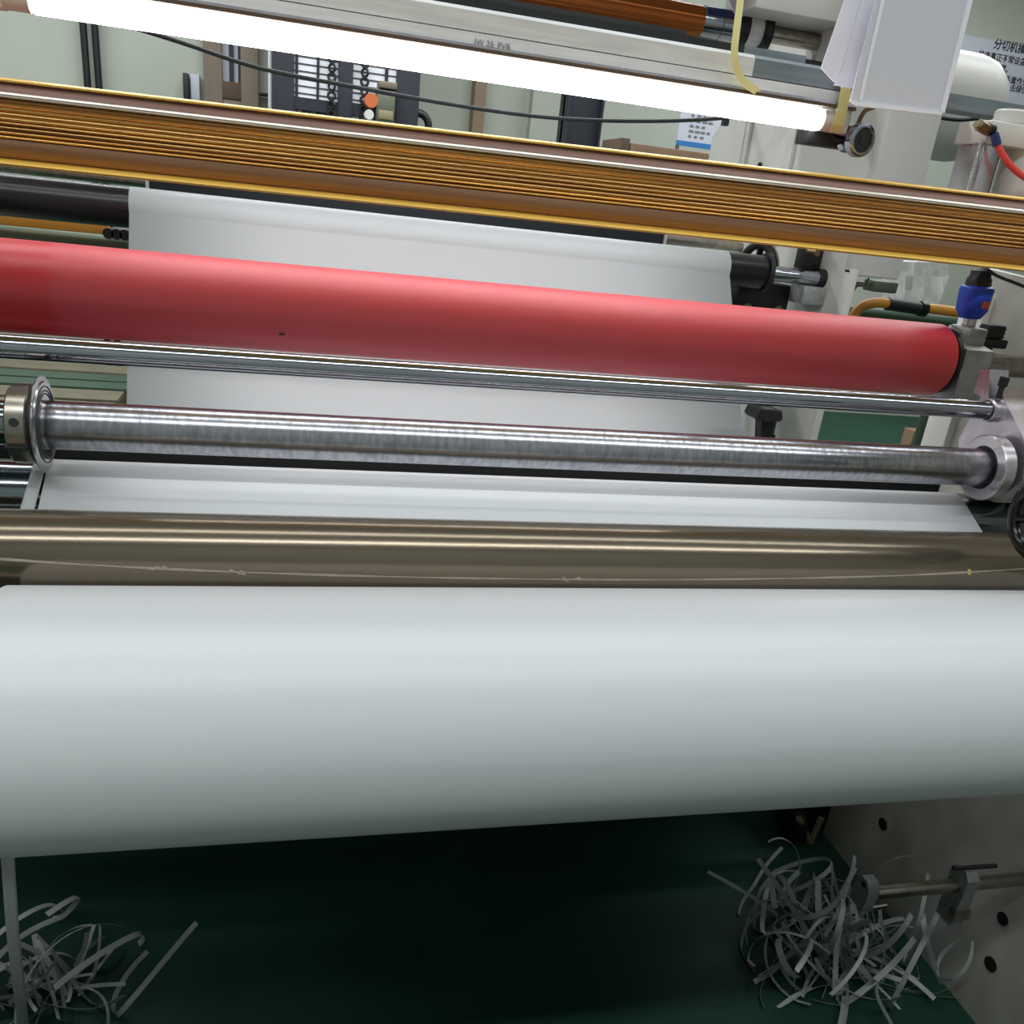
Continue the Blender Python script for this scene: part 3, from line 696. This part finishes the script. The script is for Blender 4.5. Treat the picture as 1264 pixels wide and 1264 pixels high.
rod(bm := B(), pf+Vector((-.019, -.003, .003)), pf+Vector((-.010, 0, .002)), .005, 16); link('fitting_plug', bm, 'tan', t)
rod(bm := B(), pf+Vector((.009, .006, .0)), pf+Vector((.022, .010, .0)), .009, 16); link('fitting_nut', bm, 'black', t)
q0 = at(1227, 165, y=cy-.014); q1 = at(1231, 179, y=cy-.016)
rod(bm := B(), q0, q1, .0065, 16); link('elbow', bm, 'blue_dark', t)
sweep(bm := B(), smooth_pts([q1]+[at(u, v, y=cy-.017) for u, v in ((1238, 192), (1248, 205), (1262, 217), (1282, 228), (1310, 240))], 6), .005, 12); link('red_air_tube', bm, 'red_tube', t)
sweep(bm := B(), smooth_pts([at(u, v, y=1.40) for u, v in ((1218, 332), (1230, 340), (1250, 348), (1285, 362))], 6), .003, 8)
link('grey_air_tube', bm, 'dark_grey', t)

# orange hose, green pipe, foil bag behind right
t = thing('orange_hose', 'orange hose with a black coupling behind the right end of the red roller', 'hose', (1.7, 2.6, 1.2))
hp = [at(u, v, y=2.6) for u, v in ((1120, 1000), (1185, 700), (1170, 525), (1120, 468), (1060, 440), (1043, 416), (1050, 396), (1062, 380), (1080, 374), (1100, 375), (1130, 379), (1165, 383), (1200, 388))]
sweep(bm := B(), smooth_pts(hp, 6), .016, 14); link('hose_tube', bm, 'orange_pipe', t)
rod(bm := B(), at(1095, 375, y=2.6), at(1135, 381, y=2.6), .02, 20); link('black_coupling', bm, 'black', t)
rod(bm := B(), at(1135, 381, y=2.6), at(1142, 382, y=2.6), .024, 20); link('coupling_nut', bm, 'black_gloss', t)
t = thing('green_pipe', 'dark green pipe running below the orange hose', 'pipe', (1.7, 2.7, 1.15))
rod(bm := B(), at(1040, 384, y=2.7)+Vector((-.1, 0, 0)), at(1195, 400, y=2.7)+Vector((.4, 0, 0)), .022, 24); link('pipe_tube', bm, 'green_pipe', t)
rod(bm := B(), (2.2, 2.7, 0), (2.2, 2.7, at(1195, 400, y=2.7).z), .02, 16); link('pipe_leg', bm, 'green_pipe', t)
t = thing('plastic_bag', 'crumpled clear white plastic bag hanging behind the gold bar at the right', 'bag', (2.05, 2.88, 1.25))
bm = B()
rows = [((1112, 322), (1168, 325)), ((1108, 340), (1170, 342)), ((1104, 358), (1167, 360)), ((1102, 374), (1163, 376)), ((1122, 384), (1158, 386))]
grid = []
for i, (a, b) in enumerate(rows):
    pa, pb = at(*a, y=2.85), at(*b, y=2.85)
    grid.append([pa.lerp(pb, k/8)+Vector((0, .016*math.sin(k*2.1+i*1.3)+random.uniform(-.008, .008), random.uniform(-.004, .004))) for k in range(9)])
fr = [[bm.verts.new(p) for p in r] for r in grid]
bk = [[bm.verts.new(p+Vector((0, .07, 0))) for p in r] for r in grid]
for g, s in ((fr, 1), (bk, -1)):
    for i in range(4):
        for k in range(8): bm.faces.new((g[i][k], g[i][k+1], g[i+1][k+1], g[i+1][k])[::s])
for i in range(4):
    bm.faces.new((fr[i][0], fr[i+1][0], bk[i+1][0], bk[i][0])); bm.faces.new((fr[i][8], bk[i][8], bk[i+1][8], fr[i+1][8]))
for k in range(8):
    bm.faces.new((fr[0][k], bk[0][k], bk[0][k+1], fr[0][k+1])); bm.faces.new((fr[4][k], fr[4][k+1], bk[4][k+1], bk[4][k]))
link('bag_film', bm, 'foil', t)
p = at(1120, 300, y=2.88); rod(bm := B(), (1.322, 2.88, p.z), (2.25, 2.88, p.z), .006, 8); link('bag_hanger', bm, 'steel', t)
bm = B(); q = at(1140, 324, y=2.88); rod(bm, q, (q.x, 2.88, p.z), .004, 8); link('bag_tie', bm, 'foil', t)
t = thing('motor_bracket', 'small grey green bracket beside the white rear frame opening', 'bracket', (1.55, 2.5, 1.25))
a = at(1076, 345, y=2.5); b = at(1102, 362, y=2.5)
box(bm := B(), a.x, b.x, 2.48, 2.54, b.z, a.z, .006); link('bracket_box', bm, 'olive_steel', t)
box(bm := B(), 1.325, a.x, 2.50, 2.52, b.z+.01, a.z-.01); link('bracket_arm', bm, 'olive_steel', t)
sweep(bm := B(), smooth_pts([at(u, v, y=2.47) for u, v in ((1073, 343), (1066, 352), (1058, 353), (1053, 359), (1046, 357), (1040, 362))], 5), .003, 8); link('black_wire', bm, 'black', t)

# ---------------------------------------------------------------- lower rod with clamps
t = thing('support_rod', 'steel rod with clamps fixed to the lower right side plate', 'rod', (1.15, 1.0, .38))
rod(bm := B(), (.975, 1.0, .378), (XF, 1.0, .380), .0125, 24, .002); link('rod_body', bm, 'steel', t)
prism(bm := B(), [(.985, .352), (1.02, .352), (1.022, .395), (1.010, .412), (.992, .412), (.982, .395)], 'x', .968, .990); o = link('end_clamp', bm, 'cast_alu', t)
lathe(bm := B(), [(0, .005), (.001, .005)], (.967, .998, .402), (-1, 0, 0), 14); link('clamp_hole', bm, 'hole', o)
rod(bm := B(), (.99, .99, .355), (1.02, .99, .357), .006, 12); link('clamp_screw', bm, 'steel', t)
prism(bm := B(), [(.980, .30), (1.018, .30), (1.022, .405), (1.010, .418), (.990, .418), (.978, .405)], 'x', 1.165, 1.19); link('clamp_jaw', bm, 'cast_alu', t)
prism(bm := B(), [(.975, .318), (.990, .318), (.990, .338), (.975, .338)], 'x', 1.160, 1.195); link('clamp_screw', bm, 'steel', t)
rod(bm := B(), (1.14, .995, .425), (1.22, .985, .432), .004, 10); link('clamp_lever', bm, 'black', t)
t = thing('floor_pulley', 'dark pulley block with an angled bracket behind the lower right plate', 'pulley', (1.2, 1.62, 0))
pc = at(985, 1020, y=1.6)
box(bm := B(), pc.x-.02, pc.x+.12, 1.58, 1.75, 0, .22, .01); link('pulley_box', bm, 'black', t)
rod(bm := B(), (pc.x-.05, 1.58, pc.z+.03), (pc.x-.02, 1.58, pc.z+.03), .045, 28); link('pulley_wheel', bm, 'black', t)
for s in (-1, 1):
    a = at(1000, 1040, y=1.55); b = at(1000+s*14, 1010, y=1.55)
    rod(bm := B(), a, b, .008, 8); link('bracket_leg', bm, 'tan', t)

# ---------------------------------------------------------------- trim tangles on the floor
def ribbon(bm, pts, wdir, hw):
    prev = None; n = len(pts)
    for i, p in enumerate(pts):
        d = (pts[min(i+1, n-1)]-pts[max(i-1, 0)]).normalized()
        wv = (wdir-d*wdir.dot(d)).normalized(); nn = d.cross(wv)*.0004
        cur = [bm.verts.new(p+wv*s*hw+nn*e) for s, e in ((-1, 0), (1, 0), (1, 1), (-1, 1))]
        if prev:
            for k in range(4): bm.faces.new((prev[k], prev[(k+1) % 4], cur[(k+1) % 4], cur[k]))
        else: bm.faces.new(cur)
        prev = cur
    bm.faces.new(prev)
def rv(a=1): return Vector((random.uniform(-a, a), random.uniform(-a, a), random.uniform(-a, a)))
def tangle(label, c, n_loop, n_spike, spread, hmax, rnd):
    random.seed(rnd)
    t = thing('paper_trim_tangle', label, 'paper waste', c)
    for i in range(n_loop):
        o = Vector(c)+Vector((random.gauss(0, spread*.45), random.gauss(0, spread*.45), random.uniform(.02, hmax*.7)))
        u = rv().normalized(); v = u.orthogonal().normalized(); rad = random.uniform(.025, .075)
        a0 = random.uniform(0, 6.28); tot = random.uniform(2.2, 5.5); drift = rv(.06)
        pts = []
        for k in range(19):
            s = k/18; a = a0+tot*s
            p = o+(u*math.cos(a)+v*math.sin(a))*rad*(1+.8*(abs(s-.5)*2)**2)+drift*s
            p.z = max(p.z, .003+.002*i/n_loop); pts.append(p)
        ribbon(bm := B(), pts, u.cross(v)+rv(.3), random.uniform(.0035, .0065)); link('ribbon', bm, 'trim', t)
    for i in range(n_spike):
        a = random.uniform(0, 6.28); el = random.uniform(.15, 1.25)
        d = Vector((math.cos(a)*math.cos(el), math.sin(a)*math.cos(el), math.sin(el)))
        L = random.uniform(.6, 1.1)*hmax*1.35; o = Vector(c)+Vector((random.gauss(0, spread*.25), random.gauss(0, spread*.25), .01))
        bend = rv(.5); bend.z -= .25
        pts = [o+d*L*k/10+bend*L*.45*(k/10)**2 for k in range(11)]
        for p in pts: p.z = max(p.z, .003)
        ribbon(bm := B(), pts, rv(), random.uniform(.003, .006)); link('ribbon', bm, 'trim', t)
    return t
tangle('tangled heap of white paper trim ribbons on the floor at the lower right', (1.13, 1.17, 0), 54, 34, .17, .17, 11)
tangle('heap of white paper trim shreds on the floor at the lower left corner', (-.42, 1.30, 0), 14, 30, .13, .095, 5)
rt = [o for o in bpy.data.objects if o.name == 'paper_trim_tangle'][0]
ribbon(bm := B(), smooth_pts([at(u, v, y=y_) for u, v, y_ in ((874, 1076, 1.36), (905, 1093, 1.32), (945, 1118, 1.28), (960, 1132, 1.25), (958, 1150, 1.22), (1000, 1190, 1.2))], 5), Vector((.2, .5, 1)), .004); link('ribbon', bm, 'trim', rt)
t = thing('paper_scrap', 'tiny white paper scrap on the green floor near the left trim heap', 'paper scrap', at(69, 1131, z=0))
q = at(69, 1131, z=.001); box(bm := B(), q.x-.006, q.x+.006, q.y-.002, q.y+.002, 0, .001); link('scrap', bm, 'trim', t, False)

# ---------------------------------------------------------------- background along the wall
YW = 6.98
def wall_box(name, label, cat, u0, v0, u1, v1, y, th, m, parts=None, z0=None):
    a = at(u0, v0, y=y); b = at(u1, v1, y=y)
    t = thing(name, label, cat, ((a.x+b.x)/2, y, z0 if z0 is not None else b.z))
    box(bm := B(), a.x, b.x, y-th, y, z0 if z0 is not None else b.z, a.z, .003)
    link(parts or 'body', bm, m, t)
    return t
# two vertical conduits
for i, (u, lab) in enumerate(((107, 'left one of two black vertical pipes on the back wall'), (121, 'right one of two black vertical pipes on the back wall'))):
    p = at(u, 90, y=6.93)
    t = thing('wall_pipe', lab, 'pipe', (p.x, 6.93, 0), 'black pipes on the back wall')
    rod(bm := B(), (p.x, 6.93, 0), (p.x, 6.93, 3.9), .022, 16); link('pipe_tube', bm, 'black', t)
    for z in (.6, 1.6, 2.6): box(bm := B(), p.x-.03, p.x+.03, 6.93, 7.0, z, z+.03); link('pipe_clip', bm, 'dark_grey', t)
# brown double door
d0, d1 = at(251, 90, y=6.9).x, at(319, 90, y=6.9).x
t = thing('door_1', 'brown door with a narrow glazed slot in the back wall', 'door', ((d0+d1)/2, 6.9, 0)); t['kind'] = 'structure'
s0, s1 = at(274, 85, y=6.9).x, at(297, 85, y=6.9).x; sz = at(285, 101, y=6.9).z
box(bm := B(), d0, s0, 6.90, 6.98, 0, 3.3, .004); link('door_leaf', bm, 'door_brown', t)
box(bm := B(), s1, d1, 6.90, 6.98, 0, 3.3, .004); link('door_leaf', bm, 'door_brown', t)
box(bm := B(), s0, s1, 6.91, 6.98, 0, sz-.08, .004); link('lower_panel', bm, 'door_brown', t)
box(bm := B(), s0+.03, s1-.03, 6.895, 6.912, .3, sz-.16, .004); link('raised_panel', bm, 'door_brown', t)
box(bm := B(), s0, s1, 6.95, 6.97, sz-.08, 3.3); link('window_pane', bm, 'sign_white', t)
for (u0, u1) in ((282.5, 288), (293.5, 297.5)):
    box(bm := B(), at(u0, 80, y=6.9).x, at(u1, 80, y=6.9).x, 6.93, 6.951, sz-.08, 3.3); link('window_mullion', bm, 'navy', t)
box(bm := B(), s0, s1, 6.9, 6.95, sz-.1, sz+.0, .003); link('window_sill', bm, 'kraft_dark', t)
# switch boxes
wall_box('switch_box', 'dark slim electrical box left of the brown door', 'switch box', 227, 91, 235, 128, 6.99, .08, 'graphite')
wall_box('switch_box', 'white electrical box between the dark box and the brown door', 'switch box', 236, 92, 248, 128, 6.99, .06, 'sign_white')
wall_box('wall_post', 'light grey metal post left of the navy rack', 'post', 331, 55, 335, 140, 6.8, .06, 'aluminium', z0=0)
wall_box('wall_shelf', 'small black shelf on the wall between the brown door and the navy rack', 'shelf', 320, 115, 331, 120, 6.98, .1, 'black')
# navy rack
ry = 6.3
def rx(u, v=110): return at(u, v, y=ry).x
def rz(u, v): return at(u, v, y=ry).z
t = thing('storage_rack', 'navy steel rack with white slatted panels against the back wall', 'rack', (rx(425), ry, 0))
for (u0, u1) in ((336, 363), (417, 435), (488, 517)):
    box(bm := B(), rx(u0), rx(u1), ry-.05, ry+.05, 0, 3.2, .004); link('rack_post', bm, 'navy', t)
for (u0, u1) in ((363, 417), (435, 488)):
    box(bm := B(), rx(u0), rx(u1), ry-.02, ry+.05, .4, 3.2); link('white_panel', bm, 'panel_white', t)
    zz = rz((u0+u1)/2, 145)
    k = 0
    while zz+k*.0395 < 2.6:
        z_ = zz+k*.0395
        box(bm := B(), rx(u0), rx(u1), ry-.024, ry-.0195, z_, z_+.006); link('slat', bm, 'dark_grey', t); k += 1
for u in (367, 393, 476):
    box(bm := B(), rx(u)-.012 if u != 476 else rx(474), rx(u)+.004 if u != 476 else rx(478), ry-.03, ry-.02, .4, 3.2); link('upright_strip', bm, 'graphite', t)
for (u0, v, hh) in ((363, 123, .06), (435, 131, .06)):
    u1 = 417 if u0 == 363 else 488
    box(bm := B(), rx(u0), rx(u1), ry-.04, ry+.02, rz((u0+u1)/2, v+4)-.05, rz((u0+u1)/2, v)); link('cross_rail', bm, 'navy', t)
for u in (409, 449):
    for k in range(22):
        torus(bm := B(), (rx(u), ry-.06, 1.75+k*.05), (0, 1, 0) if k % 2 else (.6, 1, 0), .021, .008, 14, 6); link('chain_link', bm, 'black', t)
for k in range(7):
    u = 366+k*6.5
    box(bm := B(), rx(u), rx(u)+.028, ry-.03, ry+.0, rz(u, 146)-.02, rz(u, 133)+random.uniform(-.03, .01)); link('hanging_tool', bm, 'black', t)
torus(bm := B(), (rx(518), ry, rz(518, 155)), (0, 1, 0), .07, .024, 28, 10); link('loop_handle', bm, 'black', t)
# equipment on the rack
t = thing('rack_machine', 'small grey green motor unit with an orange knob on the navy rack', 'motor', (rx(472), ry-.12, rz(472, 152)))
box(bm := B(), rx(462), rx(485), ry-.2, ry-.06, rz(472, 150)-.02, rz(472, 113), .01); link('unit_body', bm, 'olive_steel', t)
box(bm := B(), rx(464), rx(486), ry-.22, ry-.06, rz(472, 113), rz(472, 109)+.02, .006); link('unit_lid', bm, 'door_brown', t)
box(bm := B(), rx(465), rx(483), ry-.205, ry-.19, rz(472, 150), rz(472, 139), .003); link('unit_plate', bm, 'tan', t)
rod(bm := B(), (rx(456), ry-.2, rz(456, 127)), (rx(456), ry-.1, rz(456, 127)), .04, 20); link('orange_knob', bm, 'orange_red', t)
rod(bm := B(), (rx(454), ry-.2, rz(454, 144)), (rx(454), ry-.1, rz(454, 144)), .028, 20); link('white_knob', bm, 'white_paint', t)
# columns
c0, c1 = at(584, 125, y=6.9).x, at(598, 125, y=6.9).x
t = thing('wall_column', 'slim brown steel column on the back wall right of the navy rack', 'column', ((c0+c1)/2, 6.9, 0))
box(bm := B(), c0, c1, 6.86, 7.0, 0, 4, .006); link('column_shaft', bm, 'column_brown', t)
c0, c1 = at(694, 150, y=6.2).x, at(738, 150, y=6.2).x
t = thing('steel_column', 'wide navy blue steel column left of the cardboard box', 'column', ((c0+c1)/2, 6.2, 0))
box(bm := B(), c0, c1, 6.18, 6.22, 0, 4); link('column_web', bm, 'navy', t, False)
for x in (c0, c1-.012):
    box(bm := B(), x, x+.012, 6.10, 6.3, 0, 4); link('column_flange', bm, 'navy', t, False)
c0, c1 = at(655, 150, y=6.9).x, at(690, 150, y=6.9).x
struct('trim_1', box(B(), c0, c1, 6.90, 7.0, 0, 4), 'wall', 'pale grey wall pilaster beside the navy column', 'pilaster')
# cardboard box on a shelf table
t = thing('cardboard_box', 'brown cardboard box standing on a bench near the back wall', 'box', (at(820, 195, y=5.2).x, 5.2, at(820, 215, y=5.2).z))
bx0, bx1 = at(776, 195, y=5.2).x, at(890, 195, y=5.2).x; bz0, bz1 = at(820, 240, y=5.2).z, at(820, 182, y=5.2).z
box(bm := B(), bx0, bx1, 5.2, 5.6, bz0, bz1, .004); link('box_body', bm, 'kraft', t)
box(bm := B(), bx0-.055, bx0-.004, 5.2, 5.55, bz0, bz1+.02, .003); link('side_flap', bm, 'kraft_dark', t)
p = at(795, 195, y=5.199); box(bm := B(), p.x-.02, p.x+.02, 5.197, 5.2, p.z-.03, p.z+.012); link('red_mark', bm, 'red_tube', t)
t = thing('work_bench', 'bench under the cardboard box', 'bench', ((bx0+bx1)/2, 5.4, 0))
box(bm := B(), bx0-.2, bx1+.3, 5.1, 5.8, bz0-.04, bz0, .004); link('bench_top', bm, 'olive_steel', t)
for x in (bx0-.15, bx1+.25):
    for y in (5.15, 5.75): box(bm := B(), x-.025, x+.025, y-.025, y+.025, 0, bz0-.04); link('leg', bm, 'olive_steel', t)
# poster
pa, pb = at(842, 130, y=6.0), at(886, 186, y=6.0)
t = thing('wall_poster', 'white notice with grey writing and a blue bottom band', 'poster', (pa.x, 6.0, pb.z))
box(bm := B(), pa.x, pb.x, 6.0, 6.015, pb.z, pa.z+.06); link('poster_board', bm, 'sign_white', t, False)
box(bm := B(), pa.x, pb.x, 5.997, 6.0, pb.z, pb.z+.03); link('blue_band', bm, 'poster_blue', t, False)
for k in range(7):
    for j in range(3+k % 2):
        x = pa.x+.075+j*.042
        box(bm := B(), x, x+random.uniform(.02, .036), 5.998, 6.0, pb.z+.055+k*.03, pb.z+.068+k*.03); link('text_line', bm, 'grey_ink', t, False)
for x in (pa.x+.02, pb.x-.02):
    rod(bm := B(), (x, 6.02, 0), (x, 6.02, pa.z+.06), .012, 10); link('poster_stand', bm, 'steel', t)
# operating rules sign
sa = at(1150, 38, y=6.97)
t = thing('rules_sign', 'large white sign with black Chinese operating rules on the back wall', 'sign', (5.5, 6.97, 2.48))
box(bm := B(), sa.x, sa.x+2.0, 6.955, 6.995, 2.48, 2.97, .004); link('sign_board', bm, 'sign_white', t)
xs = lambda u, v: at(u, v, y=6.95)
p = xs(1226, 58.5); text_part('sign_title', '分切机操作', .075, 'ink', t, (p.x, 6.953, p.z), (1, 0, 0), (0, 0, 1), .0008, .0012)
for (u, v, s) in ((1207, 70, '检查真正不常设备，'), (1212, 83.5, '重无异常。'), (1218, 97, '要做分手套作业，'), (1221, 109, '请他人，'), (1246, 111.5, '去绿位')):
    p = xs(u, v); text_part('sign_line', s, .056, 'ink', t, (p.x, 6.953, p.z), (1, 0, 0), (0, 0, 1), .0008, .0006)
# hanging cable
t = thing('black_cable', 'thin black cable sagging across the background below the lamp', 'cable', at(560, 140, y=2.7))
cp = [at(u, v, y=2.7) for u, v in ((120, 20), (222, 52), (320, 84), (430, 106), (540, 126), (640, 141), (720, 148), (800, 149.5), (860, 148), (896, 145), (930, 138))]
sweep(bm := B(), smooth_pts(cp, 6), .0052, 8); link('cable_line', bm, 'dark_grey', t)
e = at(896, 146, y=2.7); box(bm := B(), e.x-.008, e.x+.008, 2.69, 2.71, e.z-.02, e.z+.004); link('cable_clip', bm, 'dark_grey', t)
rod(bm := B(), cp[-1], (1.305, 2.75, cp[-1].z+.02), .005, 8); link('cable_end', bm, 'dark_grey', t)

# floor items seen between the rollers at the left
t = thing('wooden_pallet', 'tan and green plank pallet on the floor far behind the knife shaft at the left', 'pallet', (-1.5, 6.3, 0))
for (y0, y1, m_) in ((6.66, 6.9, 'pallet_tan'), (6.42, 6.6, 'green_pipe'), (6.2, 6.38, 'green_pipe'), (5.9, 6.14, 'pallet_tan'), (5.6, 5.84, 'pallet_tan')):
    box(bm := B(), -2.2, -1.0, y0-.45, y1-.45, .10, .125); link('plank', bm, m_, t, False)
for x in (-2.15, -1.6, -1.1):
    box(bm := B(), x, x+.09, 5.15, 6.45, 0, .10); link('bearer', bm, 'kraft_dark', t, False)
t = thing('cardboard_carton', 'small brown carton on the green floor beside the white side plate', 'box', at(1130, 535, y=4.6))
q = at(1126, 540, y=4.9); box(bm := B(), q.x, q.x+.22, 4.9, 5.0, 0, at(1126, 532, y=4.9).z, .003); link('carton_body', bm, 'kraft', t)
box(bm := B(), q.x+.07, q.x+.10, 4.898, 4.9, .0, at(1126, 532, y=4.9).z); link('carton_tape', bm, 'tan', t, False)
